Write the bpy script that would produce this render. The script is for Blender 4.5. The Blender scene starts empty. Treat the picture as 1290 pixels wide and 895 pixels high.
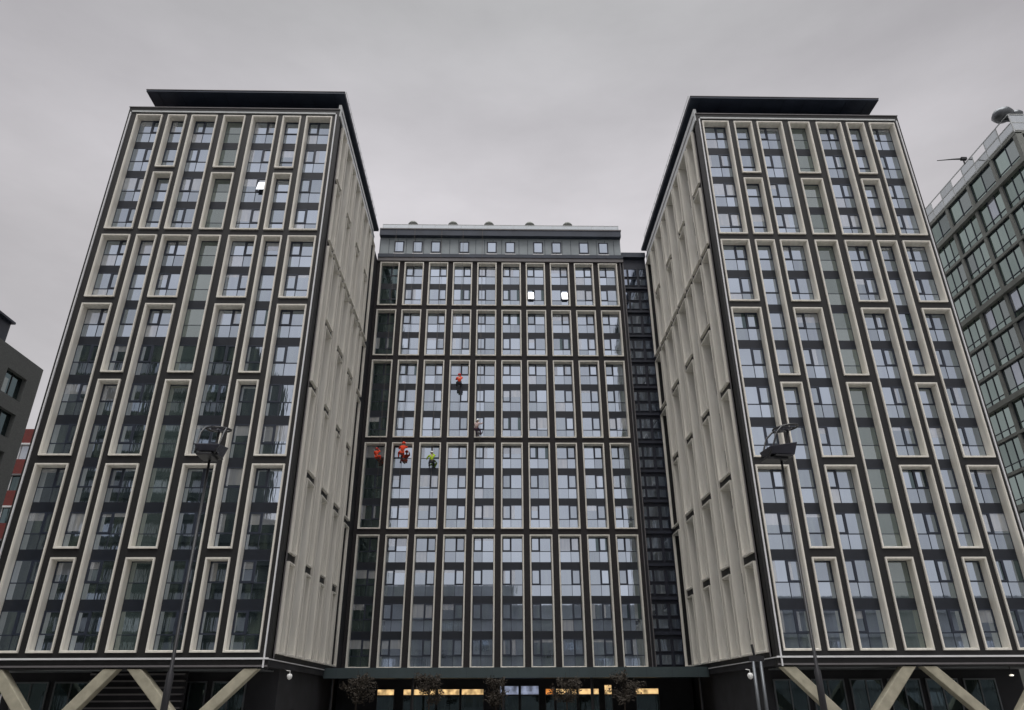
import bpy, math, random
from mathutils import Vector, Matrix
R = math.radians
random.seed(7)
S = bpy.context.scene
COL = S.collection

# ------------------------------------------------------------------ camera
cd = bpy.data.cameras.new("camera"); cam = bpy.data.objects.new("camera", cd); COL.objects.link(cam)
cd.sensor_fit = 'HORIZONTAL'; cd.sensor_width = 36.0
cd.lens = 920.75 / 1290 * 36.0
cd.shift_y = -9.6 / 1290
cd.clip_start = 0.1; cd.clip_end = 3000
EYE = 1.6
fw = Vector((0.02011133, 0.89864617, 0.43821295)); rt = Vector((0.99978422, -0.02035646, -0.00413894)); up = Vector((-0.00520102, -0.43820164, 0.89886166))
cam.matrix_world = Matrix(((rt.x, up.x, -fw.x, 0), (rt.y, up.y, -fw.y, 0), (rt.z, up.z, -fw.z, EYE), (0, 0, 0, 1)))
S.camera = cam

# ------------------------------------------------------------------ world: overcast sky
w = bpy.data.worlds.new("World"); S.world = w; w.use_nodes = True
nt = w.node_tree; nt.nodes.clear(); N = nt.nodes; L = nt.links
out = N.new('ShaderNodeOutputWorld'); bg = N.new('ShaderNodeBackground')
sky = N.new('ShaderNodeTexSky'); sky.sky_type = 'NISHITA'; sky.sun_disc = False
SUN_EL, SUN_AZ = 61, 184
sky.sun_elevation = R(SUN_EL); sky.sun_rotation = R(SUN_AZ); sky.dust_density = 5
hs = N.new('ShaderNodeHueSaturation'); hs.inputs['Saturation'].default_value = 0.15
L.new(sky.outputs[0], hs.inputs['Color'])
tc = N.new('ShaderNodeTexCoord'); sx = N.new('ShaderNodeSeparateXYZ'); L.new(tc.outputs['Generated'], sx.inputs[0])
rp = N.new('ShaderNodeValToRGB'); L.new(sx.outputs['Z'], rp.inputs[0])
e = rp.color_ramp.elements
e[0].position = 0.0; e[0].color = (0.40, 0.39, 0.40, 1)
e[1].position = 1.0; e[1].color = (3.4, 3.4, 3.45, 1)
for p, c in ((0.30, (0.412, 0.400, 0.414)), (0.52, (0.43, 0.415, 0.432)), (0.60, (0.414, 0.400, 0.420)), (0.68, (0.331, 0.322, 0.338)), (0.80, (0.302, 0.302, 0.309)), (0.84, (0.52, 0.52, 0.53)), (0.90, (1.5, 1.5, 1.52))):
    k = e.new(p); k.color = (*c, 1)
mp = N.new('ShaderNodeMapping'); mp.inputs['Scale'].default_value = (1.6, 1.6, 4.5); L.new(tc.outputs['Generated'], mp.inputs[0])
nz = N.new('ShaderNodeTexNoise'); nz.inputs['Scale'].default_value = 1.7; nz.inputs['Detail'].default_value = 8; nz.inputs['Roughness'].default_value = .56
L.new(mp.outputs[0], nz.inputs['Vector'])
mr = N.new('ShaderNodeMapRange'); mr.inputs['From Min'].default_value = .3; mr.inputs['From Max'].default_value = .7; mr.inputs['To Min'].default_value = 8.8; mr.inputs['To Max'].default_value = 11.1
L.new(nz.outputs['Fac'], mr.inputs['Value'])
# thicker cloud towards both sides
ab = N.new('ShaderNodeMath'); ab.operation = 'ABSOLUTE'; ad = N.new('ShaderNodeMath'); ad.operation = 'ADD'; ad.inputs[1].default_value = -0.02
L.new(sx.outputs['X'], ad.inputs[0]); L.new(ad.outputs[0], ab.inputs[0])
xm_ = N.new('ShaderNodeMapRange'); xm_.interpolation_type = 'SMOOTHSTEP'; xm_.inputs['From Min'].default_value = .12; xm_.inputs['From Max'].default_value = .75; xm_.inputs['To Min'].default_value = 1; xm_.inputs['To Max'].default_value = .68
L.new(ab.outputs[0], xm_.inputs['Value'])
mm_ = N.new('ShaderNodeMath'); mm_.operation = 'MULTIPLY'; L.new(xm_.outputs[0], mm_.inputs[0]); L.new(mr.outputs[0], mm_.inputs[1])
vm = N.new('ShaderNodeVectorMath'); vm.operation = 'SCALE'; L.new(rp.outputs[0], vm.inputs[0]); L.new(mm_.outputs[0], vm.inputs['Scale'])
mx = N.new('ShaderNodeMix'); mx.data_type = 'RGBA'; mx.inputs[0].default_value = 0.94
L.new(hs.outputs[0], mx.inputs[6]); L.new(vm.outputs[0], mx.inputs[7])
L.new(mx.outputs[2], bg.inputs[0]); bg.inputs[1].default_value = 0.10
L.new(bg.outputs[0], out.inputs[0])

sd = bpy.data.lights.new("sun", 'SUN'); sun = bpy.data.objects.new("sun", sd); COL.objects.link(sun)
sd.energy = 0.5; sd.angle = R(20); sd.color = (1, .97, .92)
az = R(SUN_AZ); sdir = Vector((math.sin(az) * math.cos(R(SUN_EL)), math.cos(az) * math.cos(R(SUN_EL)), math.sin(R(SUN_EL))))
sun.rotation_euler = sdir.to_track_quat('Z', 'Y').to_euler()
S.view_settings.view_transform = 'Standard'; S.view_settings.look = 'None'; S.view_settings.exposure = 0.74; S.view_settings.gamma = 1
S.view_settings.use_curve_mapping = False

# ------------------------------------------------------------------ materials
M = {}
def base(name):
    m = bpy.data.materials.new(name); m.use_nodes = True; M[name] = m
    return m, m.node_tree.nodes, m.node_tree.links
def mat(name, col, rough=.7, metal=0., var=.12, scale=1.5, bump=0., stretch=(1, 1, 1), spec=.5):
    m, n, l = base(name); b = n['Principled BSDF']
    b.inputs['Roughness'].default_value = rough; b.inputs['Metallic'].default_value = metal; b.inputs['Specular IOR Level'].default_value = spec
    t = n.new('ShaderNodeTexCoord'); mpn = n.new('ShaderNodeMapping'); mpn.inputs['Scale'].default_value = stretch
    l.new(t.outputs['Object'], mpn.inputs[0])
    z = n.new('ShaderNodeTexNoise'); z.inputs['Scale'].default_value = scale; z.inputs['Detail'].default_value = 6; l.new(mpn.outputs[0], z.inputs['Vector'])
    r = n.new('ShaderNodeMapRange'); r.inputs['From Min'].default_value = .25; r.inputs['From Max'].default_value = .75
    r.inputs['To Min'].default_value = 1 - var; r.inputs['To Max'].default_value = 1 + var; l.new(z.outputs['Fac'], r.inputs['Value'])
    v = n.new('ShaderNodeVectorMath'); v.operation = 'SCALE'; v.inputs[0].default_value = col; l.new(r.outputs[0], v.inputs['Scale'])
    l.new(v.outputs[0], b.inputs['Base Color'])
    if bump:
        bp = n.new('ShaderNodeBump'); bp.inputs['Strength'].default_value = bump; bp.inputs['Distance'].default_value = .02
        l.new(z.outputs['Fac'], bp.inputs['Height']); l.new(bp.outputs[0], b.inputs['Normal'])
    return m
def glass(name, tint, refl, dark, pale, rough=.02, warp=.05):
    """coated facade glass: mirror coat over a dim, curtained room behind"""
    m, n, l = base(name); n.remove(n['Principled BSDF'])
    g = n.new('ShaderNodeBsdfGlossy'); g.inputs['Roughness'].default_value = rough
    d = n.new('ShaderNodeBsdfDiffuse'); mixs = n.new('ShaderNodeMixShader')
    geo = n.new('ShaderNodeNewGeometry'); oi = n.new('ShaderNodeObjectInfo')
    a = n.new('ShaderNodeMath'); a.operation = 'ADD'; l.new(geo.outputs['Random Per Island'], a.inputs[0]); l.new(oi.outputs['Random'], a.inputs[1])
    f = n.new('ShaderNodeMath'); f.operation = 'FRACT'; l.new(a.outputs[0], f.inputs[0])
    mrn = n.new('ShaderNodeMapRange'); mrn.inputs['To Min'].default_value = refl * .70; mrn.inputs['To Max'].default_value = min(1, refl * 1.12)
    l.new(f.outputs[0], mrn.inputs['Value'])
    fr = n.new('ShaderNodeFresnel'); fr.inputs['IOR'].default_value = 1.5
    mxm = n.new('ShaderNodeMath'); mxm.operation = 'MAXIMUM'; l.new(mrn.outputs[0], mxm.inputs[0]); l.new(fr.outputs[0], mxm.inputs[1])
    l.new(mxm.outputs[0], mixs.inputs[0]); g.inputs['Color'].default_value = (*tint, 1)
    # curtains / room: vertical bands
    t = n.new('ShaderNodeTexCoord'); mpn = n.new('ShaderNodeMapping'); mpn.inputs['Scale'].default_value = (5.5, 5.5, .55)
    cmb = n.new('ShaderNodeVectorMath'); cmb.operation = 'ADD'; l.new(t.outputs['Object'], cmb.inputs[0])
    cb = n.new('ShaderNodeCombineXYZ'); m7 = n.new('ShaderNodeMath'); m7.operation = 'MULTIPLY'; m7.inputs[1].default_value = 91.7; l.new(a.outputs[0], m7.inputs[0])
    for i in range(3): l.new(m7.outputs[0], cb.inputs[i])
    l.new(mpn.outputs[0], cmb.inputs[0]); l.new(t.outputs['Object'], mpn.inputs[0]); l.new(cb.outputs[0], cmb.inputs[1])
    z = n.new('ShaderNodeTexNoise'); z.inputs['Scale'].default_value = .55; z.inputs['Detail'].default_value = 3; l.new(cmb.outputs[0], z.inputs['Vector'])
    cr = n.new('ShaderNodeValToRGB'); l.new(z.outputs['Fac'], cr.inputs[0])
    cr.color_ramp.elements[0].position = .42; cr.color_ramp.elements[0].color = (*dark, 1)
    cr.color_ramp.elements[1].position = .66; cr.color_ramp.elements[1].color = (*pale, 1)
    l.new(cr.outputs[0], d.inputs['Color'])
    z2 = n.new('ShaderNodeTexNoise'); z2.inputs['Scale'].default_value = .9; l.new(cmb.outputs[0], z2.inputs['Vector'])
    bp = n.new('ShaderNodeBump'); bp.inputs['Strength'].default_value = warp; bp.inputs['Distance'].default_value = .03
    l.new(z2.outputs['Fac'], bp.inputs['Height']); l.new(bp.outputs[0], g.inputs['Normal'])
    l.new(d.outputs[0], mixs.inputs[1]); l.new(g.outputs[0], mixs.inputs[2])
    l.new(mixs.outputs[0], n['Material Output'].inputs[0])
    return m
def emis(name, col, s):
    m, n, l = base(name); b = n['Principled BSDF']; b.inputs['Base Color'].default_value = (*col, 1)
    b.inputs['Emission Color'].default_value = (*col, 1); b.inputs['Emission Strength'].default_value = s
    t = n.new('ShaderNodeTexCoord'); z = n.new('ShaderNodeTexNoise'); z.inputs['Scale'].default_value = 2.2; z.inputs['Detail'].default_value = 4; l.new(t.outputs['Object'], z.inputs['Vector'])
    r = n.new('ShaderNodeMapRange'); r.inputs['From Min'].default_value = .35; r.inputs['From Max'].default_value = .65; r.inputs['To Min'].default_value = s * .25; r.inputs['To Max'].default_value = s * 1.35
    l.new(z.outputs['Fac'], r.inputs['Value']); l.new(r.outputs[0], b.inputs['Emission Strength'])
    return m
def brick(name, c1, c2, mort, sx_=1.0):
    m, n, l = base(name); b = n['Principled BSDF']; b.inputs['Roughness'].default_value = .9
    t = n.new('ShaderNodeTexCoord'); s = n.new('ShaderNodeSeparateXYZ'); l.new(t.outputs['Object'], s.inputs[0])
    ad = n.new('ShaderNodeMath'); l.new(s.outputs[0], ad.inputs[0]); l.new(s.outputs[1], ad.inputs[1])
    c = n.new('ShaderNodeCombineXYZ'); l.new(ad.outputs[0], c.inputs[0]); l.new(s.outputs[2], c.inputs[1])
    bt = n.new('ShaderNodeTexBrick'); bt.inputs['Scale'].default_value = 3.2 * sx_; l.new(c.outputs[0], bt.inputs['Vector'])
    bt.inputs['Color1'].default_value = (*c1, 1); bt.inputs['Color2'].default_value = (*c2, 1); bt.inputs['Mortar'].default_value = (*mort, 1)
    l.new(bt.outputs[0], b.inputs['Base Color'])
    return m

mat('cream_frame', (.79, .755, .68), .55, var=.13, scale=1.6, stretch=(2.2, 2.2, .16), bump=.1)
mat('cream_rib', (.62, .58, .50), .6, var=.12, scale=.6, stretch=(1, 1, .3))
mat('dark_cladding', (.0095, .009, .0095), .55, var=.3, scale=2.5, bump=.3)
mat('black_cladding', (.012, .012, .017), .6, var=.3, scale=1.2)
mat('blue_cladding', (.02, .024, .04), .5, var=.25)
mat('spandrel', (.015, .019, .028), .35, var=.15)
mat('window_frame', (.026, .034, .054), .4, var=.1)
mat('white_trim', (.76, .76, .77), .45, var=.06)
mat('grey_trim', (.16, .15, .155), .5, var=.1)
mat('roof_fascia', (.035, .045, .068), .45, var=.25, scale=.8)
mat('attic_panel', (.31, .35, .37), .45, var=.12, scale=.9)
mat('concrete', (.42, .39, .30), .85, var=.2, scale=2.2, bump=.5)
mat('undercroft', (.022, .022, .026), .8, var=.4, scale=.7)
mat('canopy', (.045, .065, .07), .5, var=.15, scale=.7)
mat('black_metal', (.02, .02, .023), .4, var=.1)
mat('grey_metal', (.14, .15, .16), .4, .6, var=.1)
mat('lamp_panel', (.055, .055, .07), .25, .3, var=.1)
mat('lens_glass', (.45, .46, .48), .1, .9, var=.1)
mat('open_pane', (.50, .52, .55), .08, 1.0, var=.03)
mat('grid_concrete', (.23, .24, .22), .8, var=.2, scale=.8, bump=.3)
mat('roof_rail', (.55, .57, .57), .4, var=.1)
mat('asphalt', (.05, .05, .052), .9, var=.2, scale=3)
mat('paving', (.24, .235, .22), .85, var=.2, scale=2)
mat('kerb', (.3, .29, .28), .8)
mat('orange_fabric', (.85, .07, .02), .8, var=.15, scale=9); mat('dark_fabric', (.02, .02, .03), .85); mat('lime_fabric', (.45, .65, .03), .8, var=.1)
mat('pale_fabric', (.55, .42, .40), .85); mat('purple_fabric', (.06, .02, .05), .85)
mat('skin', (.45, .28, .2), .6); mat('rope', (.2, .18, .16), .9); mat('red_plastic', (.6, .03, .02), .4); mat('white_plastic', (.75, .75, .73), .35)
mat('bark', (.035, .026, .02), .9); mat('leaf', (.032, .024, .016), .8, var=.4, scale=6)
mat('opposite_wall', (.045, .055, .052), .9, var=.3, scale=.15)
mat('opposite_pale', (.34, .35, .37), .9, var=.3, scale=.15)
glass('glass', (.66, .745, .86), .76, (.012, .02, .022), (.10, .13, .10))
glass('blind_glass', (.72, .78, .88), .55, (.36, .38, .40), (.5, .5, .48))
glass('panel_glass', (.60, .66, .65), .50, (.07, .10, .10), (.09, .12, .12), warp=.1)
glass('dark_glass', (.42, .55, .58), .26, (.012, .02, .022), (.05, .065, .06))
glass('link_glass', (.60, .68, .82), .6, (.03, .036, .05), (.24, .29, .36))
glass('green_glass', (.58, .70, .66), .60, (.015, .035, .03), (.12, .15, .12))
glass('clear_rail', (.75, .8, .82), .7, (.3, .32, .32), (.4, .42, .42))
emis('warm_light', (1, .66, .30), .5); emis('cool_light', (.35, .40, .55), .35); emis('white_light', (1, .93, .8), .7); emis('orange_light', (1, .35, .07), .35)
brick('red_brick', (.22, .035, .03), (.16, .03, .028), (.12, .08, .07)); brick('grey_brick', (.20, .21, .20), (.16, .168, .163), (.11, .11, .11))
brick('mauve_brick', (.036, .031, .033), (.026, .023, .025), (.015, .014, .014))

# ------------------------------------------------------------------ builders
class MB:
    def __init__(s): s.v = []; s.f = []; s.m = []; s.mats = []
    def mi(s, m):
        if m not in s.mats: s.mats.append(m)
        return s.mats.index(m)
    def poly(s, vs, faces, m):
        o = len(s.v); s.v += [tuple(v) for v in vs]; k = s.mi(m)
        for f in faces: s.f.append([o + i for i in f]); s.m.append(k)
    def box(s, x0, x1, y0, y1, z0, z1, m):
        v = [(x, y, z) for z in (z0, z1) for y in (y0, y1) for x in (x0, x1)]
        s.poly(v, [(0, 2, 3, 1), (4, 5, 7, 6), (0, 1, 5, 4), (2, 6, 7, 3), (0, 4, 6, 2), (1, 3, 7, 5)], m)
    def quad(s, x0, x1, y, z0, z1, m): s.poly([(x0, y, z0), (x1, y, z0), (x1, y, z1), (x0, y, z1)], [(0, 1, 2, 3)], m)
    def tube(s, pts, rad, m, n=8):
        pts = [Vector(p) for p in pts]; o = len(s.v); k = s.mi(m)
        if not isinstance(rad, (list, tuple)): rad = [rad] * len(pts)
        for i, p in enumerate(pts):
            d = (pts[min(i + 1, len(pts) - 1)] - pts[max(i - 1, 0)]).normalized()
            a = d.orthogonal().normalized() if i == 0 else (a - d * a.dot(d)).normalized()
            b = d.cross(a)
            for j in range(n):
                t = 2 * math.pi * j / n; s.v.append(tuple(p + (a * math.cos(t) + b * math.sin(t)) * rad[i]))
        for i in range(len(pts) - 1):
            for j in range(n):
                s.f.append([o + i * n + j, o + i * n + (j + 1) % n, o + (i + 1) * n + (j + 1) % n, o + (i + 1) * n + j]); s.m.append(k)
        s.f.append([o + j for j in range(n)][::-1]); s.m.append(k); s.f.append([o + (len(pts) - 1) * n + j for j in range(n)]); s.m.append(k)
    def lathe(s, prof, c, m, n=14, squash=1.):
        o = len(s.v); k = s.mi(m)
        for r, z in prof:
            for j in range(n):
                t = 2 * math.pi * j / n; s.v.append((c[0] + r * math.cos(t), c[1] + r * squash * math.sin(t), c[2] + z))
        for i in range(len(prof) - 1):
            for j in range(n):
                s.f.append([o + i * n + j, o + i * n + (j + 1) % n, o + (i + 1) * n + (j + 1) % n, o + (i + 1) * n + j]); s.m.append(k)
        s.f.append([o + j for j in range(n)][::-1]); s.m.append(k); s.f.append([o + (len(prof) - 1) * n + j for j in range(n)]); s.m.append(k)
    def mesh(s, name):
        me = bpy.data.meshes.new(name); me.from_pydata(s.v, [], s.f); me.polygons.foreach_set('material_index', s.m)
        for m in s.mats: me.materials.append(M[m])
        me.update(); return me
    def build(s, name, parent=None, bevel=0, smooth=False):
        o = obj(name, s.mesh(name), parent)
        if bevel: b = o.modifiers.new('bevel', 'BEVEL'); b.width = bevel; b.segments = 2; b.limit_method = 'ANGLE'
        if smooth: o.data.shade_smooth()
        return o
def obj(name, me, parent=None, mw=None):
    o = bpy.data.objects.new(name, me); COL.objects.link(o)
    if parent: o.parent = parent
    if mw is not None: o.matrix_basis = mw
    return o
def empty(name, loc=(0, 0, 0), rz=0):
    o = bpy.data.objects.new(name, None); COL.objects.link(o); o.location = loc; o.rotation_euler = (0, 0, rz); o.empty_display_size = .5
    return o
def tag(o, label=None, cat=None, group=None, kind=None):
    for k, v in (('label', label), ('category', cat), ('group', group), ('kind', kind)):
        if v: o[k] = v
    return o
def copy_tree(o, parent=None):
    c = o.copy(); COL.objects.link(c)
    if parent: c.parent = parent
    for ch in [x for x in o.children]: copy_tree(ch, c)
    return c

# ------------------------------------------------------------------ setting: ground
def sheet(name, x0, x1, y0, y1, z, m):
    b = MB(); b.poly([(x0, y0, z), (x1, y0, z), (x1, y1, z), (x0, y1, z)], [(0, 1, 2, 3)], m); o = b.build(name); tag(o, kind='structure'); return o
sheet('ground', -1500, 1500, -1500, 1500, 0, 'paving')
sheet('road', -400, 400, -14, 6, .004, 'asphalt')
b = MB(); b.box(-400, 400, 6, 6.25, 0, .12, 'kerb'); tag(b.build('kerb'), kind='structure')
b = MB(); b.box(-400, 400, 6.25, 30, .0, .118, 'paving'); tag(b.build('pavement'), kind='structure')

# ------------------------------------------------------------------ facade system
FZ = 4.11      # level of floor 0
FH = 3.0
G = .27        # half gap between two bays
FR_IN, FR_OUT, DEP = .60, -.13, .60
def Z(k): return FZ + FH * k

def frame_mesh(wd, n, dep=DEP, fo_=None):
    """cream frame round n floors; origin bottom-left of the bay column cell, z=0 at floor line"""
    b = MB(); z0, z1 = G, n * FH - G; t = .10; y0 = FR_OUT if fo_ is None else fo_; y1 = dep
    # stepped frame: outer lip, then chamfered reveal
    O = [(0, z0), (wd, z0), (wd, z1), (0, z1)]; I = [(t, z0 + t), (wd - t, z0 + t), (wd - t, z1 - t), (t, z1 - t)]
    J = [(t + .03, z0 + t + .03), (wd - t - .03, z0 + t + .03), (wd - t - .03, z1 - t - .045), (t + .03, z1 - t - .045)]
    rings = [(O, .02), (O, y0), (I, y0), (I, y0 + .06), (J, y0 + .08), (J, y1)]
    vs = [(x, y, z) for ring, y in rings for x, z in ring]; fs = []
    for i in range(len(rings) - 1):
        for j in range(4): a = i * 4 + j; c = i * 4 + (j + 1) % 4; fs.append((a, c, c + 4, a + 4))
    b.poly(vs, fs, 'cream_frame'); return b.mesh('window_bay')
UP, LO, SP = 1.38, .97, .65
def pane_frame(b, x0, x1, z0, z1, y, t, m='window_frame', dy=.05):
    b.box(x0, x1, y - dy, y, z0, z0 + t, m); b.box(x0, x1, y - dy, y, z1 - t, z1, m)
    b.box(x0, x0 + t, y - dy, y, z0 + t, z1 - t, m); b.box(x1 - t, x1, y - dy, y, z0 + t, z1 - t, m)
def window_mesh(wd, side, pos, gl, var, dep=DEP):
    """one storey's window: tall upper lights (one opens) over short lower lights; side l / r / full / plain"""
    b = MB(); y = dep - .03; i = .13; x0, x1 = i, wd - i
    zb = FH * 0 + .325; zt = zb + LO + UP
    if pos in ('bot', 'one'): zb = G + .13
    if pos in ('top', 'one'): zt = FH - G - .145
    zm = .325 + LO
    def pane(a, c, d, e_, g): b.quad(a, c, y + random.uniform(-.004, .004), d, e_, g)
    def upper(a, c, g, bl):
        if var in (6, 7) and g != 'panel_glass':
            q = a + (c - a) * (.35 if var == 6 else .7); pane(a, q, zm, zt, 'blind_glass' if var == 6 else g); pane(q, c, zm, zt, g if var == 6 else 'dark_glass')
        elif bl and g != 'panel_glass': pane(a, c, zm, zt - bl, g); pane(a, c, zt - bl, zt, 'blind_glass')
        else: pane(a, c, zm, zt, g)
    bl = {0: 0, 1: .3, 2: 0, 3: .55, 4: 0, 5: 1.2, 6: 0, 7: 0, 8: .8}[var]
    if side == 'plain':
        upper(x0, x1, gl, 0); pane(x0, x1, zb, zm, gl)
        b.box(x0, x1, y - .02, y, zm - .02, zm + .02, 'window_frame')
    elif side == 'full':
        upper(x0 + .06, x1 - .06, gl, bl); pane(x0, x1, zb, zm, gl)
        pane_frame(b, x0, x1, zm, zt, y, .085, dy=.06)
    else:
        W_ = x1 - x0; xm = x0 + W_ * (.44 if side == 'l' else .56)
        upper(x0, xm, gl, bl); upper(xm, x1, gl, bl if var != 3 else 0)
        pane(x0, xm, zb, zm, 'blind_glass' if var == 4 else gl); pane(xm, x1, zb, zm, gl)
        if side == 'l': pane_frame(b, x0, xm, zm, zt, y, .115, dy=.06)
        else: pane_frame(b, xm, x1, zm, zt, y, .115, dy=.06)
        b.box(x0, x1, y - .03, y, zm - .032, zm + .032, 'window_frame')
        b.box(xm - .02, xm + .02, y - .025, y, zb, zm - .02, 'window_frame')
        b.box(xm - .05, xm + .05, y - .065, y, zm + .02, zt, 'window_frame')
    # thin surround
    b.box(x0 - .02, x0 + .025, y - .03, y + .01, zb, zt, 'window_frame'); b.box(x1 - .025, x1 + .02, y - .03, y + .01, zb, zt, 'window_frame')
    b.box(x0 + .025, x1 - .025, y - .04, y + .01, zt - .05, zt, 'window_frame')
    return b.mesh('window')
def open_window(parent, mw, wd, side, dep=DEP):
    """an opened casement leaf, tilted outward"""
    i = .16; x0, x1 = i, wd - i; xm = x0 + (x1 - x0) * (.44 if side == 'l' else .56)
    a, c = (x0, xm) if side == 'l' else (xm, x1); zm = .325 + LO; y = dep - .09; a += .1; c -= .1
    b = MB(); lean = .30; h = UP - .4
    b.poly([(a, y - lean, zm + .03), (c, y - lean, zm + .03), (c, y, zm + h), (a, y, zm + h)], [(0, 1, 2, 3)], 'open_pane')
    return obj('open_casement', b.mesh('open_casement'), parent, mw)
def spandrel_mesh(wd, dep=DEP):
    b = MB(); z0 = .325 + LO + UP; b.box(.12, wd - .12, dep - .055, dep, z0, z0 + SP, 'spandrel'); return b.mesh('spandrel')
cache = {}
def cached(key, fn):
    if key not in cache: cache[key] = fn()
    return cache[key]

def facade(root, mw, cols, ztop_floors, x_lo, x_hi, z_lo, z_hi, clad, split=True, stuff_above=None, darkf=None, openw=(), dep=DEP):
    """mw: facade matrix (local x right, y into the wall). cols: (x0, x1, type, side, bounds)."""
    wall = MB()
    xs = [x_lo] + [v for c in cols for v in (c[0], c[1])] + [x_hi]
    for i in range(0, len(xs), 2): wall.box(xs[i], xs[i + 1], 0, dep + .1, z_lo, z_hi, clad)
    for (x0, x1, ty, side, bd) in cols:
        for k in bd:
            a, c = Z(k) - G, Z(k) + G
            if k == 0: a = z_lo
            if k == ztop_floors: c = z_hi
            wall.box(x0, x1, 0, dep + .1, a, c, clad)
    wall.box(x_lo, x_hi, dep + .1, dep + .5, z_lo, z_hi, clad)
    wo = wall.build('wall', root); wo.matrix_basis = mw
    stuff = []
    for ci, (x0, x1, ty, side, bd) in enumerate(cols):
        wd = round(x1 - x0, 3)
        for gi in range(len(bd) - 1):
            k0, k1 = bd[gi], bd[gi + 1]; n = k1 - k0
            T = mw @ Matrix.Translation((x0, 0, Z(k0)))
            fo = obj('window_bay', cached(('fr', wd, n, dep, split), lambda: frame_mesh(wd, n, dep, None if split else -.22)), root, T)
            strip = []
            for k in range(n):
                pos = 'one' if n == 1 else 'bot' if k == 0 else 'top' if k == n - 1 else 'mid'
                gl = {'W': 'glass', 'N': 'glass', 'M': 'panel_glass', 'D': 'dark_glass'}[ty]
                sd_ = side
                if darkf and darkf(ci, k0 + k): gl = 'dark_glass'
                var = random.choice((0, 0, 0, 1, 2, 0, 3, 4, 0, 5, 6, 6, 7, 8) if gl != 'panel_glass' else (0,))
                me = cached(('w', wd, sd_, pos, gl, var, dep), lambda: window_mesh(wd, sd_, pos, gl, var, dep))
                Tk = Matrix.Translation((0, 0, FH * k))
                if not split: strip.append((me, FH * k))
                elif stuff_above is not None and k0 + k >= stuff_above: stuff.append((me, T @ Tk))
                else: obj('window', me, fo, Tk)
                if (ci, k0 + k) in openw: open_window(fo, Tk, wd, sd_, dep)
                if k < n - 1:
                    ms = cached(('s', wd, dep), lambda: spandrel_mesh(wd, dep))
                    if split: obj('spandrel', ms, fo, Tk)
                    else: strip.append((ms, FH * k))
            if strip: obj('glazing', join(strip, 'glazing'), fo)
    if stuff:
        o = obj('window', join([(m, T) for m, T in stuff], 'window'), root); o['kind'] = 'stuff'
def join(items, name):
    b = MB()
    for me, T in items:
        if not isinstance(T, Matrix): T = Matrix.Translation((0, 0, T))
        o = len(b.v); b.v += [tuple(T @ v.co) for v in me.vertices]
        for p in me.polygons: b.f.append([o + i for i in p.vertices]); b.m.append(b.mi(me.materials[p.material_index].name))
    return b.mesh(name)

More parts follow.
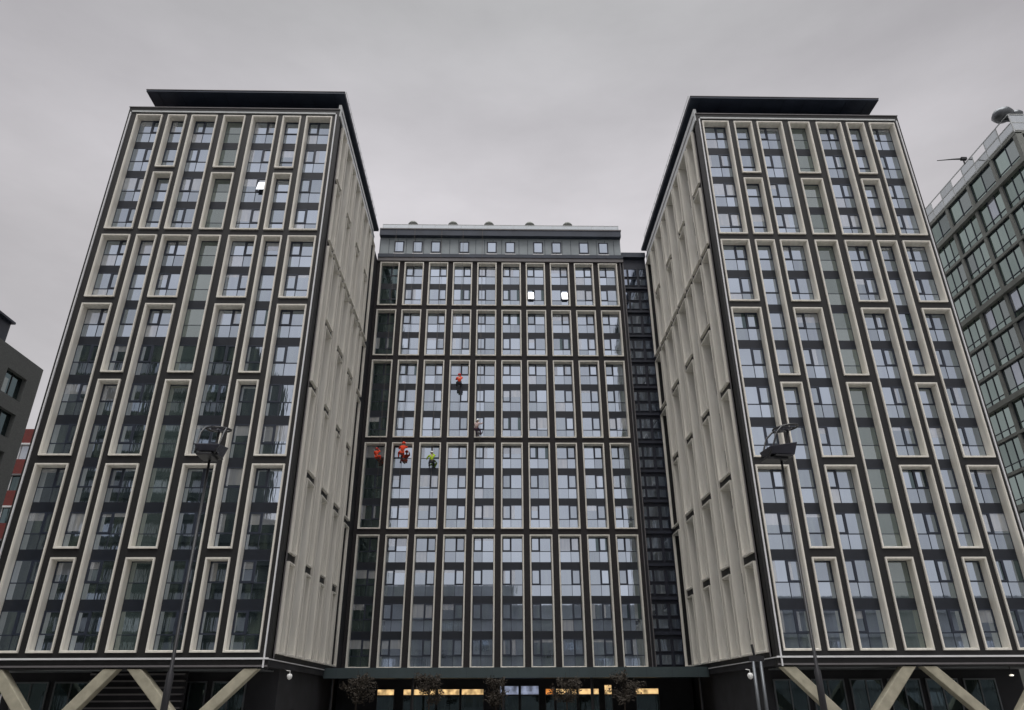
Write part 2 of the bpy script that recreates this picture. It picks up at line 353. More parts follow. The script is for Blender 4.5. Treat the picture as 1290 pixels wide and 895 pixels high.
NB = (0, 2, 6, 10, 12, 14); WB = (0, 4, 8, 10, 14)
D, E_ = 46.9, 69.3
def tower(x_l, cols, inner_right, side_cols, side_len, label, name, openw=(), var=0):
    """x_l = outer-left X; inner_right: True when the inward-facing flank is on the right (+X)"""
    root = empty(name, (0, 0, 0)); tag(root, label, 'tower block', 'matching residential towers with cream window frames')
    xa, xb = x_l
    zlo, zhi = 3.86, 46.66
    fm = Matrix.Translation((0, D, 0))
    facade(root, fm, cols, 14, xa, xb, zlo + .1, zhi, 'dark_cladding', openw=openw)
    # inward flank
    if inner_right: sm = Matrix.Translation((xb, D, 0)) @ Matrix.Rotation(math.pi / 2, 4, 'Z'); lo, hi = .72, side_len; sc = side_cols
    else:
        sm = Matrix.Translation((xa, D, 0)) @ Matrix.Rotation(-math.pi / 2, 4, 'Z'); lo, hi = -side_len, -.72
        sc = [(-c1, -c0, t, s, bd) for (c0, c1, t, s, bd) in side_cols][::-1]
    facade(root, sm, sc, 14, lo, hi, zlo + .1, zhi, 'dark_cladding', split=False, dep=.60)
    # core, outer flank and back
    b = MB(); depth = 22.4 + 12
    if inner_right: b.box(xa, xb - 1.15, D + 1.12, D + depth, zlo + .1, zhi - .05, 'dark_cladding'); b.box(xa, xa + .7, D + .722, D + 1.12, zlo + .1, zhi - .05, 'dark_cladding'); b.box(xb - 1.15, xb - .002, D + side_len + .002, D + depth, zlo + .1, zhi - .6, 'black_cladding')
    else: b.box(xa + 1.15, xb, D + 1.12, D + depth, zlo + .1, zhi - .05, 'dark_cladding'); b.box(xa + .002, xa + 1.15, D + side_len + .002, D + depth, zlo + .1, zhi - .6, 'black_cladding')
    b.build('core_wall', root)
    # corner filler between front wall and flank
    # white corner trims
    for i, x in enumerate((xa + .22, xb - .22)):
        c = MB(); c.box(x - .045, x + .045, D - .09, D - .002, 3.55, 46.1, 'white_trim'); c.build('corner_trim', root)
    c = MB(); xi = xb if inner_right else xa; s = 1 if inner_right else -1
    xx = sorted((xi + s * .002, xi + s * .07)); c.box(xx[0], xx[1], D + 1.0, D + 1.07, 4.1, 45.5, 'grey_trim'); c.build('corner_trim', root)
    # base trim lines and fascia
    c = MB(); c.box(xa - .05, xb + .05, D - .12, D - .004, 4.0, 4.10, 'white_trim')
    xx = sorted((xi + s * .004, xi + s * .06)); c.box(xx[0], xx[1], D - .004, D + side_len, 4.0, 4.06, 'white_trim'); c.build('base_trim', root)
    c = MB(); c.box(xa, xb, D + .05, D + .5, 3.5, 3.96, 'dark_cladding'); c.box(xa - .02, xb + .02, D - .03, D + .05, 3.60, 3.70, 'grey_trim')
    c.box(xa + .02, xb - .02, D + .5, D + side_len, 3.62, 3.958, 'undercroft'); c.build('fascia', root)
    # parapet trim
    c = MB(); c.box(xa + .3, xb - .3, D - .08, D - .004, 46.13, 46.27, 'roof_rail'); c.box(xa - .04, xb + .04, D - .06, D + .3, 46.665, 46.74, 'grey_trim')
    xx = sorted((xi - s * .1, xi + s * .14)); c.box(xx[0], xx[1], D + .302, D + side_len, 46.665, 46.74, 'grey_trim')
    xx = sorted((xi + s * .004, xi + s * .10)); c.box(xx[0], xx[1], D + .05, D + side_len, 46.0, 46.64, 'roof_rail'); xx = sorted((xi - s * .25, xi - s * .02)); c.box(xx[0], xx[1], D + .5, D + side_len, 46.745, 47.7, 'roof_rail')
    c.build('parapet', root)
    # thin roof slab overhanging a recessed plant storey
    c = MB()
    if inner_right: a0, a1 = xa + .95, xb + .22
    else: a0, a1 = xa - .22, xb - 1.15
    ye = D + side_len + 1.5; zt_ = 48.72
    c.box(a0, a1, D, ye, 48.5, zt_ - .05, 'roof_fascia'); c.box(a0 - .03, a1 + .03, D - .04, ye, zt_ - .05, zt_, 'grey_trim')
    for q in range(9):
        xq = a0 + (a1 - a0) * (q + .5) / 9; c.box(xq - .02, xq + .02, D + .06, ye, 48.485, 48.5, 'blue_cladding')
    c.build('roof_slab', root)
    c = MB(); c.box(a0 + 1.6, a1 - 1.6, D + 2.1, ye - .3, 46.2, 48.48, 'roof_fascia'); c.build('plant_storey', root)
    c = MB(); xe = a1 - .1 if inner_right else a0 + .1
    for q in range(15): yq = D + .8 + q * (side_len - 1) / 14; c.box(xe - .02, xe + .02, yq - .02, yq + .02, zt_, zt_ + .8, 'roof_rail')
    for zq in (.4, .8): c.box(xe - .015, xe + .015, D + .8, D + side_len, zt_ + zq, zt_ + zq + .035, 'roof_rail')
    c.build('railing', root)
    # undercroft
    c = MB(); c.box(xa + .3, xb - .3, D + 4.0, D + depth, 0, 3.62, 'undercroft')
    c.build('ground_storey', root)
    nx = int((xb - xa) / 2.6)
    for q in range(nx):
        x0 = xa + .9 + q * 2.45; c = MB(); c.quad(x0, x0 + 2.1, D + 3.96, .4, 2.9, 'dark_glass'); pane_frame(c, x0, x0 + 2.1, .35, 2.95, D + 3.99, .09, 'grey_metal', .1); c.box(x0 + 1.0, x0 + 1.08, D + 3.9, D + 3.95, .45, 2.85, 'grey_metal'); c.build('ground_window', root)
    c = MB()
    for q in range(4): c.tube([(xa + .5, D + 1.2 + q * .7, 3.5), (xb - .5, D + 1.2 + q * .7, 3.5)], .06, 'grey_metal', 6)
    c.build('soffit_pipe', root)
    return root

LC = [(-30.1, -27.95, 'W', 'r', WB), (-27.5, -25.95, 'N', 'full', NB), (-25.55, -23.4, 'W', 'l', WB), (-22.9, -21.1, 'M', 'plain', NB),
      (-20.55, -18.4, 'W', 'r', WB), (-18.0, -16.48, 'N', 'full', NB), (-16.05, -13.9, 'W', 'l', WB)]
RC = [(17.2, 19.45, 'W', 'r', WB), (19.87, 21.42, 'N', 'full', NB), (21.82, 24.0, 'W', 'l', WB), (24.53, 26.33, 'M', 'plain', NB),
      (26.87, 29.04, 'W', 'r', WB), (29.45, 31.0, 'N', 'full', NB), (31.42, 33.6, 'W', 'l', WB)]
def side_cols(n, w, start=1.25, gap=.45, count=8):
    r = []; x = start
    for i in range(count):
        ww = n if i % 2 == 0 else w
        r.append((round(x, 3), round(x + ww, 3), 'N' if i % 2 == 0 else 'W', 'full' if i % 2 == 0 else 'l', NB if i % 2 == 0 else WB)); x += ww + gap
    return r
tl = tower((-30.88, -13.38), LC, True, side_cols(1.55, 2.15), 18.75, 'left residential tower whose lower windows are dark and reflect a stepped building', 'residential_tower', openw=((4, 11),))
tr = tower((16.78, 34.1), RC, False, side_cols(1.95, 2.55), 22.2, 'right residential tower with pale sky in nearly all its windows', 'residential_tower')

# concrete struts under the towers
def strut(root, xt, xb_, yt=D + .35):
    b = MB(); h = 3.62; wt = .43
    for (za, zb_) in ((0, h),):
        v = [(xb_ - wt, yt - .3, za), (xb_ + wt, yt - .3, za), (xb_ + wt, yt + .35, za), (xb_ - wt, yt + .35, za), (xt - wt, yt - .3, zb_), (xt + wt, yt - .3, zb_), (xt + wt, yt + .35, zb_), (xt - wt, yt + .35, zb_)]
        b.poly(v, [(0, 3, 2, 1), (4, 5, 6, 7), (0, 1, 5, 4), (1, 2, 6, 5), (2, 3, 7, 6), (3, 0, 4, 7)], 'concrete')
    b.build('strut', root, bevel=.05)
for xt, xb_ in ((-29.2, -25.9), (-22.35, -25.5), (-21.2, -17.5), (-14.2, -17.9)): strut(tl, xt, xb_)
for xt, xb_ in ((17.3, 20.9), (24.75, 21.4), (25.75, 29.6), (33.2, 30.0)): strut(tr, xt, xb_)
b = MB()
for k in range(9): b.box(-24.6, -18.9, D + 2.2, D + 2.5, .3 + k * .37, .3 + k * .37 + .09, 'grey_trim')
b.box(-24.7, -18.8, D + 2.5, D + 2.6, 0, 3.6, 'undercroft'); b.build('louvre_panel', tl)

# ------------------------------------------------------------------ middle block
mid = empty('residential_block', (0, 0, 0)); tag(mid, 'long middle residential block set back between the two towers, ten bays of cream frames', 'apartment block')
MBD = (0, 4, 7, 10, 12, 14)
sides = ['r', 'l', 'r', 'r', 'l', 'l', 'l', 'r', 'r', 'l']
mc = []
for i in range(10):
    x0 = -13.02 + 2.690 * i; mc.append((round(x0, 3), round(x0 + 2.13, 3), 'D' if i == 0 else 'W', sides[i], MBD))
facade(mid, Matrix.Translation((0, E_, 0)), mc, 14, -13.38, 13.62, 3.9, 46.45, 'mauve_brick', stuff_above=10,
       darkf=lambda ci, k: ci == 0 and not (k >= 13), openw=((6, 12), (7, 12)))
b = MB(); b.box(-13.3, 13.6, E_ + 1.12, E_ + 14, 0, 46.4, 'dark_cladding'); b.build('core_wall', mid)
b = MB(); b.box(13.66, 13.74, E_ - .12, E_ + .3, 3.9, 46.3, 'grey_trim'); b.box(13.74, 13.98, E_ + .1, E_ + 14, 3.9, 46.3, 'black_cladding'); b.box(13.98, 14.05, E_ - .1, E_ + .3, 3.9, 46.3, 'grey_trim'); b.build('corner_trim', mid)
b = MB(); b.box(-13.37, 14.05, E_ - .2, E_ - .004, 45.98, 46.4, 'grey_trim'); b.box(-13.37, 14.05, E_ - .28, E_ + .6, 46.42, 46.85, 'roof_fascia'); b.build('gutter', mid)
at = MB(); at.box(-13.37, 13.95, E_ + .25, E_ + 13, 46.8, 49.3, 'attic_panel'); 
for i in range(28): at.box(-13.3 + i * .98, -13.26 + i * .98, E_ + .22, E_ + .25, 46.85, 49.1, 'blue_cladding')
ao = at.build('attic_wall', mid)
for x in (-11.14, -9.05, -7.01, -3.8, -.68, 1.4, 4.57, 6.65, 9.76, 11.98):
    b = MB(); pane_frame(b, x - .55, x + .55, 47.35, 48.8, E_ + .22, .10, dy=.05); b.quad(x - .42, x + .42, E_ + .195, 47.48, 48.67, 'glass'); b.box(x - .6, x + .6, E_ + .1, E_ + .215, 47.0, 47.2, 'white_trim'); b.build('attic_window', mid)
b = MB(); b.box(-13.37, 14.0, E_ - .35, E_ + 13, 49.3, 50.05, 'roof_fascia'); b.box(-13.37, 14.05, E_ - .42, E_ + 13, 50.052, 50.2, 'grey_trim'); b.build('roof', mid)
b = MB()
for i in range(19): b.box(-13.2 + i * 1.5, -13.16 + i * 1.5, E_ + .2, E_ + .24, 50.2, 51.1, 'roof_rail')
b.box(-13.2, 13.9, E_ + .19, E_ + .25, 51.1, 51.16, 'roof_rail'); b.box(-13.2, 13.9, E_ + .21, E_ + .225, 50.25, 51.06, 'clear_rail'); b.build('balustrade', mid)
for i, x in enumerate((-10.12, -5.36, -1.07, 3.8, 8.33)):
    b = MB(); b.lathe([(.34, 0), (.34, 1.1), (.5, 1.2), (.6, 1.42), (.42, 1.68), (.15, 1.75)], (x, E_ + 3, 50.2 + 1.5), 'grid_concrete', 12); b.box(x - .4, x + .4, E_ + 2.6, E_ + 3.4, 50.2, 51.72, 'grid_concrete')
    o = b.build('roof_cowl', mid)
# right-hand glazed link (dark)
lk = empty('stair_link', (0, 0, 0)); tag(lk, 'narrow dark blue glazed stair strip squeezed between middle block and right tower', 'stair tower')
b = MB(); b.box(14.06, 16.78, E_ + 1.0, E_ + 12, 0, 47.2, 'blue_cladding'); b.box(14.06, 16.78, E_ + .6, E_ + 12, 47.2, 47.8, 'roof_fascia'); b.build('wall', lk)
for k in range(14):
    b = MB(); z = Z(k) + .2
    for (a, c) in ((14.2, 14.55), (14.75, 15.65), (15.95, 16.7)):
        for (p, q) in ((.35, 1.15), (1.45, 2.45)):
            b.quad(a, c, E_ + .93 + random.uniform(0, .03), z + p, z + q, 'link_glass'); pane_frame(b, a - .05, c + .05, z + p - .05, z + q + .05, E_ + .995, .06, 'blue_cladding', .1)
    b.box(14.07, 16.77, E_ + .75, E_ + .99, z - .2, z + .05, 'blue_cladding')
    b.build('window', lk)

# ------------------------------------------------------------------ entrance canopy and shops
cn = empty('entrance_canopy', (0, 62.5, 0)); tag(cn, 'long teal grey entrance canopy across the foot of the middle block', 'canopy')
b = MB(); b.box(-13.36, 16.76, 0, 6.3, 3.5, 4.12, 'canopy'); b.build('roof_slab', cn)
b = MB(); b.box(-13.36, 16.76, -.06, 0, 3.42, 4.16, 'canopy')
for i in range(15): b.box(-12.4 + i * 2.02, -12.38 + i * 2.02, -.065, -.055, 3.45, 4.12, 'blue_cladding')
b.build('fascia', cn)
for x in (-12.8, -6.5, 0.6, 7.6, 16.2): b = MB(); b.tube([(x, .9, 0), (x, .9, 3.5)], .12, 'black_metal'); b.build('column', cn)
sf = empty('shopfront', (0, E_ - 1, 0)); tag(sf, 'row of warm lit shop windows under the canopy', 'shopfront')
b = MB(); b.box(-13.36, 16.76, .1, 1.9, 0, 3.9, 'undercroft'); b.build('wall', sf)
for (a, c, m, z1) in ((-9.99, -8.5, 'warm_light', 2.72), (-7.8, -5.0, 'warm_light', 2.72), (-4.9, -3.0, 'warm_light', 2.72), (-2.9, -.96, 'warm_light', 2.72), (.3, 2.0, 'cool_light', 2.95), (2.1, 3.7, 'cool_light', 2.95), (4.2, 5.0, 'orange_light', 2.72), (5.1, 6.9, 'warm_light', 2.72), (7.0, 8.8, 'warm_light', 2.72), (9.2, 9.9, 'warm_light', 3.0), (11.85, 13.88, 'warm_light', 2.72)):
    b = MB(); b.quad(a + .06, c - .06, -.0, 2.3, z1, m); b.quad(a + .06, c - .06, .0, .35, 2.2, 'dark_glass'); pane_frame(b, a, c, .3, z1 + .05, .09, .06, 'black_metal', .12); b.box(a, c, -.02, .09, 2.21, 2.29, 'black_metal'); b.build('shop_window', sf)
ws = MB(); 

def tree(x, y, h, spread, label, seed):
    rnd = random.Random(seed); root = empty('young_tree', (x, y, 0)); tag(root, label, 'tree', 'young trees in front of the canopy')
    t = MB(); t.tube([(0, 0, 0), (.03, 0, h * .35), (0, .04, h * .62), (.02, 0, h * .95)], [.07, .055, .04, .012], 'bark', 7)
    tips = []
    for i in range(16):
        a = rnd.uniform(0, 6.28); z = h * rnd.uniform(.42, .8); r = spread * rnd.uniform(.5, 1.); zt = z + rnd.uniform(.15, .6)
        t.tube([(0, 0, z), (math.cos(a) * r * .5, math.sin(a) * r * .5, z + (zt - z) * .6), (math.cos(a) * r, math.sin(a) * r, zt)], [.025, .015, .006], 'bark', 5); tips.append((a, r, z, zt))
    t.build('trunk', root)
    f = MB()
    for i in range(1100):
        a, r, z, zt = rnd.choice(tips); s = rnd.uniform(.25, 1.1); c = Vector((math.cos(a) * r * s, math.sin(a) * r * s, z + (zt - z) * s)) + Vector([rnd.gauss(0, .13) for _ in range(3)])
        u = Vector([rnd.gauss(0, 1) for _ in range(3)]).normalized() * .085; v = u.orthogonal().normalized() * .05
        f.poly([c - u, c + v, c + u, c - v], [(0, 1, 2, 3)], 'leaf')
    f.build('crown', root)
tree(-9.6, 56, 3.95, 1.3, 'brown leaved young tree in front of canopy, nearest the left tower', 1)
tree(-4.6, 56, 3.8, 1.0, 'brown leaved young tree in front of canopy, second from the left tower', 2)
tree(0, 56, 3.35, .85, 'smallest and faintest young tree, in front of the canopy near its middle', 3)
tree(4.9, 56, 3.75, 1.1, 'brown leaved young tree in front of canopy, fourth from the left tower', 4)
tree(8.9, 56, 3.85, 1.45, 'widest brown young tree in front of canopy, nearest the right tower', 5)

# ------------------------------------------------------------------ neighbour on the right: green glass behind a concrete grid
nb = empty('office_building', (50, 53.5, 0)); tag(nb, 'green glass office building with a grey concrete grid beyond the right tower', 'building')
H = 49.6 + EYE
rows = [H]; z = H
for hgt in (3.2, 3.4, 3.2, 3.4, 3.3, 3.3, 3.3, 3.3, 3.3, 3.3, 3.3, 3.3, 3.3): z -= hgt; rows.append(z)
core = MB(); core.box(.7, 40, .7, 28, 0, H - .3, 'black_cladding'); core.build('core_wall', nb)
g = MB()
nc = 6
for i, zz in enumerate(rows):
    t = .26 if i in (1, 4, 7, 10) else .15
    p = .18 if i in (1, 4, 7, 10) else 0
    g.box(-p, .7, -p, nc * 4.05, zz - t, zz + t, 'grid_concrete'); g.box(.7, 40, -p, .7, zz - t, zz + t, 'grid_concrete')
for c in range(nc + 1): 
    g.box(.03, .68, c * 4.05 - (.0 if c == 0 else .19), c * 4.05 + .19 + (.3 if c == 0 else 0), 0, H - .01, 'grid_concrete')
for c in range(1, 10): g.box(c * 4.05 - .19, c * 4.05 + .19, .03, .68, 0, H - .01, 'grid_concrete')
g.box(-.02, .75, -.02, nc * 4.05 + .02, 0, rows[-1] - .2, 'grid_concrete')
g.build('concrete_grid', nb)
def nwin(root, along_y, c, z0, z1, r):
    b = MB(); a0 = .0 + .19; a1 = 4.05 - .19
    pts = [a0, a0 + (a1 - a0) * .5, a1] if r == 0 else [a0, a0 + (a1 - a0) * .36, a0 + (a1 - a0) * .68, a1]
    zz0, zz1 = z0 + .12, z1 - .12; zm = zz0 + .75
    for i in range(len(pts) - 1):
        yv = .27 + random.uniform(-.01, .01)
        mt = random.choice(('green_glass', 'green_glass', 'green_glass', 'panel_glass', 'blind_glass' if random.random() < .2 else 'green_glass'))
        b.quad(pts[i], pts[i + 1], yv, zm, zz1, mt); b.quad(pts[i], pts[i + 1], yv, zz0, zm, 'green_glass')
    for x in pts: b.box(x - .04, x + .04, .21, .29, zz0, zz1, 'window_frame')
    b.box(a0, a1, .22, .29, zm - .04, zm + .04, 'window_frame'); b.box(a0, a1, .18, .29, zz1 - .12, zz1, 'window_frame')
    # balcony glass in some cells
    o = obj('window', b.mesh('window'), root)
    if along_y: o.matrix_basis = Matrix.Translation((0, (c + 1) * 4.05, 0)) @ Matrix.Rotation(-math.pi / 2, 4, 'Z')
    else: o.matrix_basis = Matrix.Translation((c * 4.05, 0, 0))
for r in range(len(rows) - 1):
    for c in range(5): nwin(nb, True, c, rows[r + 1], rows[r], r)
    for c in range(2): nwin(nb, False, c, rows[r + 1], rows[r], r)
b = MB(); L_ = nc * 4.05
for c in range(13): b.box(-.02, .06, c * L_ / 12 - .04, c * L_ / 12 + .04, H, H + 2.2, 'roof_rail')
for zz in (H + .2, H + 1.15, H + 2.2): b.box(-.03, .05, 0, L_, zz, zz + .09, 'roof_rail'); b.box(.05, 20, -.03, .05, zz, zz + .09, 'roof_rail')
for c in range(12):
    b.box(.01, .03, c * L_ / 12 + .08, (c + 1) * L_ / 12 - .08, H + .35, H + 1.1, 'clear_rail')
    if c % 2: b.box(.01, .03, c * L_ / 12 + .08, (c + 1) * L_ / 12 - .08, H + 1.3, H + 2.15, 'clear_rail')
for c in range(10): b.box(c * 2 + .1, c * 2 + 1.9, .0, .02, H + .35, H + 2.1, 'clear_rail')
b.build('balustrade', nb)
# roof kit
ds = empty('rooftop_cowl', (50.2, 54.3, H + 2.2)); tag(ds, 'rounded grey equipment cowl on the corner of the green glass roof', 'roof equipment')
b = MB(); b.lathe([(.3, 0), (.75, .15), (1.0, .55), (.8, 1.0), (.35, 1.2)], (0, 0, .1), 'grey_metal', 16); b.build('drum', ds, smooth=True)
b = MB(); b.lathe([(.2, 0), (.5, .15), (.62, .45), (.4, .8), (.15, .9)], (1.4, 0, .3), 'grey_metal', 14); b.box(-.2, 1.6, -.08, .08, -.1, .12, 'grey_metal'); b.build('small_drum', ds, smooth=True)
an = empty('roof_antenna', (50, 60.8, H + 2.2)); tag(an, 'thin dark antenna arm sticking out left over the roof rail', 'antenna')
b = MB(); b.tube([(0, 0, 0), (0, 0, .7)], .08, 'black_metal'); b.build('mast', an)
b = MB(); b.tube([(.3, 0, .72), (-1.2, 0, .62), (-2.9, 0, .42)], [.12, .07, .04], 'black_metal'); b.box(-.25, .35, -.15, .15, .55, .85, 'black_metal'); b.build('arm', an)

# ------------------------------------------------------------------ neighbours on the left
gb = empty('brick_building', (-45, 0, 0)); tag(gb, 'dark grey brick building with deep window recesses left of the left tower', 'building')
HG = 29.95 + EYE
b = MB(); b.box(-30, -.5, 20, 67.0, 0, HG - .02, 'grey_brick')
wy = [(65.2, 62.2), (58.6, 56.2), (53.2, 50.6), (47, 44.4)]
zs = [HG - 1.9 - 3.6 * i for i in range(7)]
ycur = [67.1]; 
for a_, c_ in wy: ycur += [a_, c_]
ycur.append(20)
for i in range(0, len(ycur), 2): b.box(-.5, 0, ycur[i + 1], ycur[i], 0, HG, 'grey_brick')
for (a_, c_) in wy:
    zz = [HG] 
    for q in zs: zz += [q, q - 2.3]
    zz.append(0)
    for i in range(0, len(zz), 2): b.box(-.5, 0, c_, a_, zz[i + 1], zz[i], 'grey_brick')
b.build('wall', gb)
for (a_, c_) in wy[:3]:
    for q in zs:
        c = MB(); c.box(-.46, -.44, c_, a_, q - 2.3, q, 'dark_glass'); c.box(-.44, -.38, (a_ + c_) / 2 - .04, (a_ + c_) / 2 + .04, q - 2.3, q, 'black_metal'); c.box(-.44, -.1, c_, c_ + .7, q - 2.28, q - .9, 'panel_glass'); c.build('window', gb)
b = MB(); b.box(-20, -1.2, 25, 62.4, HG, HG + 2.7, 'roof_fascia'); b.box(-20, -.9, 24.8, 62.6, HG + 2.7, HG + 2.9, 'roof_fascia'); b.build('penthouse', gb)

rb = empty('brick_building', (-64, 90, 0)); tag(rb, 'red brick building glimpsed in the gap between grey brick building and left tower', 'building')
HR = 31.9 + EYE
b = MB(); b.box(-15, 15, .4, 15, 0, HR - .01, 'red_brick')
zz = HR
for i in range(9):
    b.box(-15, 15, 0, .4, zz - 1.9, zz, 'red_brick'); b.box(-15.02, 15.02, -.12, .42, zz - 2.1, zz - 1.9, 'white_trim' if i % 2 == 0 else 'grey_trim'); zz -= 4.0
b.build('wall', rb)
zz = HR - 2.1
for i in range(8):
    for k in range(-4, 5):
        x = k * 3.0 + .6
        c = MB(); c.box(x - 1.2, x + 1.2, .3, .36, zz - 1.9, zz, 'blind_glass' if (i == 0 and k == 1) else 'dark_glass'); c.box(x - .05, x + .05, .2, .3, zz - 1.9, zz, 'white_trim'); c.box(x + 1.2, x + 1.8, .05, .36, zz - 1.9, zz, 'red_brick'); c.build('window', rb)
    zz -= 4.0

# ------------------------------------------------------------------ across the street (seen mirrored in the glass)
ob = empty('office_building', (0, -26, 0)); tag(ob, 'tall dark stepped building across the street, mirrored in the left tower windows', 'building')
def slab(root, x0, x1, y0, y1, h, m, fl=3.6):
    b = MB(); b.box(x0, x1, y0, y1, 0, h, m); k = 1
    while k * fl < h - 1: b.box(x0 - .1, x1 + .1, y1, y1 + .25, k * fl, k * fl + .5, m); k += 1
    b.build('wall', root)
    for i in range(int(h / fl) - 1):
        c = MB(); x = x0 + 1
        while x < x1 - 3: c.box(x, x + 2.2, y1 + .01, y1 + .06, 1 + i * fl, 3 + i * fl, 'opposite_pale' if (int(x) + i) % 3 else 'blind_glass'); x += 3.4
        c.build('window', root)
slab(ob, -130, -45, -25, 0, 62, 'opposite_wall'); slab(ob, -44.98, -36, -25, -.3, 29, 'opposite_wall'); 
ob2 = empty('office_building', (0, -28, 0)); tag(ob2, 'low grey building row across the street, mirrored in the lowest windows', 'building')
slab(ob2, -35, 4, -20, 0, 25, 'opposite_pale'); slab(ob2, 4.1, 38, -20, -.4, 21, 'opposite_pale'); slab(ob2, 38.1, 120, -20, .2, 17, 'opposite_pale')

# ------------------------------------------------------------------ street lamps
def street_lamp(x, y, rz, label, lower=2.2):
    root = empty('street_lamp', (x, y, 0.118), rz); tag(root, label, 'street lamp', 'street lamps on tall dark poles')
    b = MB(); b.tube([(0, 0, 0), (0, 0, lower), (0, 0, lower + .05), (0, 0, 7.75)], [.09, .085, .045, .034], 'black_metal', 12); b.build('pole', root, smooth=True)
    b = MB(); b.box(-.3, .22, -.30, .30, 7.73, 7.78, 'black_metal'); b.box(-.55, .12, -.2, .2, 7.66, 7.73, 'black_metal'); b.build('bracket', root, bevel=.01)
    # floodlight pointing up
    b = MB(); v = [(-.42, -.26, 7.8), (.3, -.26, 7.8), (.3, .26, 7.8), (-.42, .26, 7.8), (-.46, -.34, 8.0), (.40, -.34, 8.16), (.40, .34, 8.16), (-.46, .34, 8.0)]
    b.poly(v, [(0, 3, 2, 1), (4, 5, 6, 7), (0, 1, 5, 4), (1, 2, 6, 5), (2, 3, 7, 6), (3, 0, 4, 7)], 'lamp_panel'); 
    fl = b.build('floodlight', root, bevel=.02)
    b = MB(); b.poly([(-.40, -.28, 8.018), (.34, -.28, 8.156), (.34, .28, 8.156), (-.40, .28, 8.018)], [(0, 1, 2, 3)], 'lens_glass'); b.build('lens', fl)
    for s in (-1, 1):
        b = MB(); b.tube([(-.5, .26 * s, 7.72), (-.33, .3 * s, 8.05), (-.18, .32 * s, 8.42), (.02, .30 * s, 8.62), (.3, .28 * s, 8.68)], .028, 'black_metal', 8); b.build('arm', root, smooth=True)
    b = MB(); b.tube([(.18, .0, 7.8), (.28, 0, 8.2), (.36, 0, 8.6)], .035, 'black_metal', 8); b.build('arm', root)
    # mirror ring on top
    b = MB(); n = 28; pts = [(.30 + .36 * math.cos(2 * math.pi * j / n), .33 * math.sin(2 * math.pi * j / n), 8.68 + .05 * math.cos(2 * math.pi * j / n)) for j in range(n + 1)]
    b.tube(pts, .03, 'black_metal', 6); rg = b.build('reflector', root, smooth=True)
    b = MB(); b.lathe([(.03, -.03), (.17, 0), (.20, .05), (.05, .09)], (.26, 0, 8.62), 'lamp_panel', 16); b.tube([(-.03, 0, 8.66), (.64, 0, 8.72)], .02, 'black_metal', 6); b.build('mirror_disc', rg, smooth=True)
    return root
street_lamp(-8.06, 20, R(93), 'street lamp with boxy head seen broadside, standing before the left tower')
street_lamp(8.12, 20, R(8), 'street lamp with open ring head and slanted panel, standing before the right tower')

# twin sign posts near the right tower's foot
tp = empty('twin_post', (6.6, 20, .118)); tag(tp, 'pair of short grey posts with a dark spike, before the right tower base', 'post')
for x in (0, .19):
    b = MB(); b.tube([(x - .1, 0, 0), (x - .08, 0, 2.42)], .042, 'grey_metal', 10); b.build('post', tp, smooth=True)
b = MB(); b.box(-.17, .2, -.03, .03, 2.42, 2.55, 'black_metal'); b.tube([(-.03, 0, 2.55), (-.06, 0, 2.82)], .03, 'black_metal', 6); b.build('bracket', tp)
def dome(x, y, z, label, s=1.):
    root = empty('dome_camera', (x, y, z)); tag(root, label, 'security camera', 'white dome cameras under the towers')
    b = MB(); b.lathe([(.05 * s, -.34 * s), (.17 * s, -.25 * s), (.22 * s, -.08 * s), (.18 * s, .05 * s), (.08 * s, .1 * s)], (0, 0, 0), 'white_plastic', 14); b.build('dome', root, smooth=True)
    b = MB(); b.tube([(0, 0, .08 * s), (0, 0, .3 * s), (-.3 * s, .0, .34 * s)], .03 * s, 'white_plastic', 6); b.build('stem', root)
dome(-12.35, 48.3, 3.2, 'white dome camera hanging off the inner corner of the left tower', .75)
dome(15.2, 47.5, 3.12, 'white dome camera hanging beside the inner corner of the right tower', .8)
cl = empty('ceiling_light', (31.2, D + .9, 2.98)); tag(cl, 'small white lamp glowing under the right tower near the frame edge', 'lamp')
b = MB(); b.lathe([(.1, 0), (.13, .06), (.05, .1)], (0, 0, 0), 'white_light', 12); b.build('bulb', cl)
b = MB(); b.tube([(0, 0, .1), (0, 0, .64)], .03, 'black_metal', 6); b.build('stem', cl)

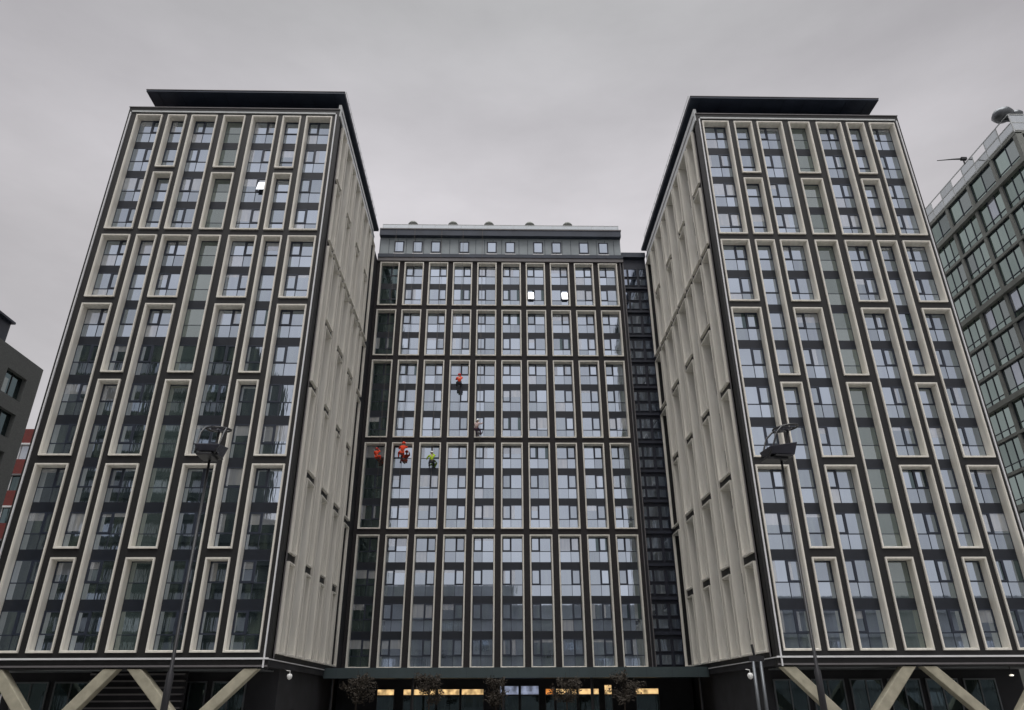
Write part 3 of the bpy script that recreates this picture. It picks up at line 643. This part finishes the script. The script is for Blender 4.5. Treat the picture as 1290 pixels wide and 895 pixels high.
# ------------------------------------------------------------------ rope access workers
def skin(name, verts, edges, rad, m, parent, sub=1):
    me = bpy.data.meshes.new(name); me.from_pydata(verts, edges, []); me.materials.append(M[m])
    o = obj(name, me, parent); md = o.modifiers.new('skin', 'SKIN'); md.use_smooth_shade = True
    for i, r in enumerate(rad): me.skin_vertices[0].data[i].radius = (r, r) if not isinstance(r, tuple) else r
    me.skin_vertices[0].data[0].use_root = True
    sb = o.modifiers.new('sub', 'SUBSURF'); sb.levels = sb.render_levels = sub
    return o
def worker(x, z, top, legs, helmet, label, pose=0, rz=0., scale=1.):
    """sits in a harness with the feet against the facade (+y), hands on the rope"""
    root = empty('person', (x, E_ - .13, z), rz); root.scale = (scale,) * 3
    tag(root, label, 'person', 'rope access workers on the middle facade')
    y = -.62
    kn = {0: .18, 1: .05, 2: .3, 3: .1, 4: -.05}[pose]; sw = {0: 0, 1: .12, 2: -.08, 3: .16, 4: .0}[pose]
    J = {'pel': (0, y, 0), 'wst': (sw * .2, y - .03, .17), 'chs': (sw * .5, y - .04, .38), 'nck': (sw * .7, y, .54), 'hd0': (sw * .75, y + .02, .62), 'hd1': (sw * .8, y + .03, .76),
         'hl': (-.11, y + .02, -.03), 'kl': (-.2, y + .36, kn), 'al': (-.16, y + .50, kn - .38), 'tl': (-.16, y + .60, kn - .36),
         'hr': (.11, y + .02, -.03), 'kr': (.21, y + .34, kn - .10), 'ar': (.2, y + .50, kn - .46), 'tr': (.2, y + .60, kn - .43),
         'sl': (-.2 + sw * .6, y - .02, .47), 'el': (-.3 + sw * .5, y + .14, .30), 'wl': (-.1, y + .30, .46), 'fl': (-.06, y + .33, .53),
         'sr': (.2 + sw * .6, y - .02, .47), 'er': (.30 + sw * .5, y + .12, .50), 'wr': (.06, y + .22, .74), 'fr': (.03, y + .22, .82)}
    if pose in (1, 3): J['er'] = (.42, y + .05, .42); J['wr'] = (.45, y + .3, .6); J['fr'] = (.45, y + .36, .66)
    if pose == 4: J['el'] = (-.38, y + .1, .3); J['wl'] = (-.42, y + .32, .2); J['fl'] = (-.42, y + .38, .2)
    keys = list(J); ix = {k: i for i, k in enumerate(keys)}
    E2 = [('pel', 'wst'), ('wst', 'chs'), ('chs', 'nck'), ('nck', 'hd0'), ('hd0', 'hd1'), ('pel', 'hl'), ('hl', 'kl'), ('kl', 'al'), ('al', 'tl'), ('pel', 'hr'), ('hr', 'kr'), ('kr', 'ar'), ('ar', 'tr'), ('chs', 'sl'), ('sl', 'el'), ('el', 'wl'), ('wl', 'fl'), ('chs', 'sr'), ('sr', 'er'), ('er', 'wr'), ('wr', 'fr')]
    rad = {'pel': .13, 'wst': .125, 'chs': .15, 'nck': .055, 'hd0': .085, 'hd1': .095, 'hl': .10, 'kl': .062, 'al': .04, 'tl': .035, 'hr': .10, 'kr': .062, 'ar': .04, 'tr': .035, 'sl': .06, 'el': .043, 'wl': .03, 'fl': .028, 'sr': .06, 'er': .043, 'wr': .03, 'fr': .028}
    skin('body', [J[k] for k in keys], [(ix[a], ix[b_]) for a, b_ in E2], [rad[k] for k in keys], 'skin', root)
    def cloth(name, ks, es, grow, m):
        ii = {k: i for i, k in enumerate(ks)}
        skin(name, [J[k] for k in ks], [(ii[a], ii[b_]) for a, b_ in es], [rad[k] + grow for k in ks], m, root)
    cloth('jacket', ['chs', 'wst', 'pel', 'nck', 'sl', 'el', 'wl', 'sr', 'er', 'wr'], [('chs', 'wst'), ('wst', 'pel'), ('chs', 'nck'), ('chs', 'sl'), ('sl', 'el'), ('el', 'wl'), ('chs', 'sr'), ('sr', 'er'), ('er', 'wr')], .028, top)
    cloth('trousers', ['pel', 'hl', 'kl', 'al', 'hr', 'kr', 'ar'], [('pel', 'hl'), ('hl', 'kl'), ('kl', 'al'), ('pel', 'hr'), ('hr', 'kr'), ('kr', 'ar')], .024, legs)
    h = J['hd1']; b = MB(); b.lathe([(.155, -.03), (.15, .03), (.13, .09), (.08, .135), (.02, .15)], (h[0], h[1], h[2] + .0), helmet, 14); b.build('helmet', root, smooth=True)
    b = MB(); b.box(-.17, .17, y - .16, y + .18, -.15, -.11, 'black_metal'); b.build('seat_board', root)
    for s in (-1, 1):
        k = 'al' if s < 0 else 'ar'; q = J[k]; t_ = J['t' + k[1]]
        b = MB(); b.box(q[0] - .05, q[0] + .05, q[1] - .05, t_[1] + .03, q[2] - .06, q[2] + .05, 'black_metal'); b.build('boot', root, bevel=.02)
    # his rope, up to the roof edge: a thing of its own
    rp_ = empty('rope', (x, E_ - .5, z)); tag(rp_, 'thin rope from the roof down to the worker ' + label.split(',')[0].replace('rope access worker ', '').split(' and ')[0].split(' trousers')[0], 'rope', 'ropes from the roof edge')
    b = MB(); yy = y + .2 + .37
    b.tube([(0, yy, -.05), (.0, yy, .9), (0, .1, 50.2 - z), ], .008, 'rope', 5); b.tube([(.08, yy, -3.5), (.08, yy, .9), (.06, .1, 50.2 - z)], .007, 'rope', 5); b.build('line', rp_)
zz = EYE - .25
worker(-3.95, 29.65 + zz, 'orange_fabric', 'dark_fabric', 'red_plastic', 'rope access worker in orange jacket and black trousers, highest on the facade', 0, R(8), 1.12)
worker(-1.78, 24.7 + zz, 'pale_fabric', 'purple_fabric', 'white_plastic', 'rope access worker in pale top and dark purple trousers, second highest', 1, R(-20), 1.12)
worker(-9.42, 22.25 + zz, 'orange_fabric', 'orange_fabric', 'orange_fabric', 'rope access worker all in orange, beside the line between two floor bands', 3, R(15), 1.2)
worker(-11.5, 21.85 + zz, 'orange_fabric', 'orange_fabric', 'red_plastic', 'rope access worker in orange, in front of the dark leftmost window column', 2, R(-12), 1.0)
worker(-6.37, 21.4 + zz, 'lime_fabric', 'dark_fabric', 'white_plastic', 'rope access worker in lime green jacket and black trousers', 4, R(5), 1.1)
# equipment bag hanging over the fourth bay
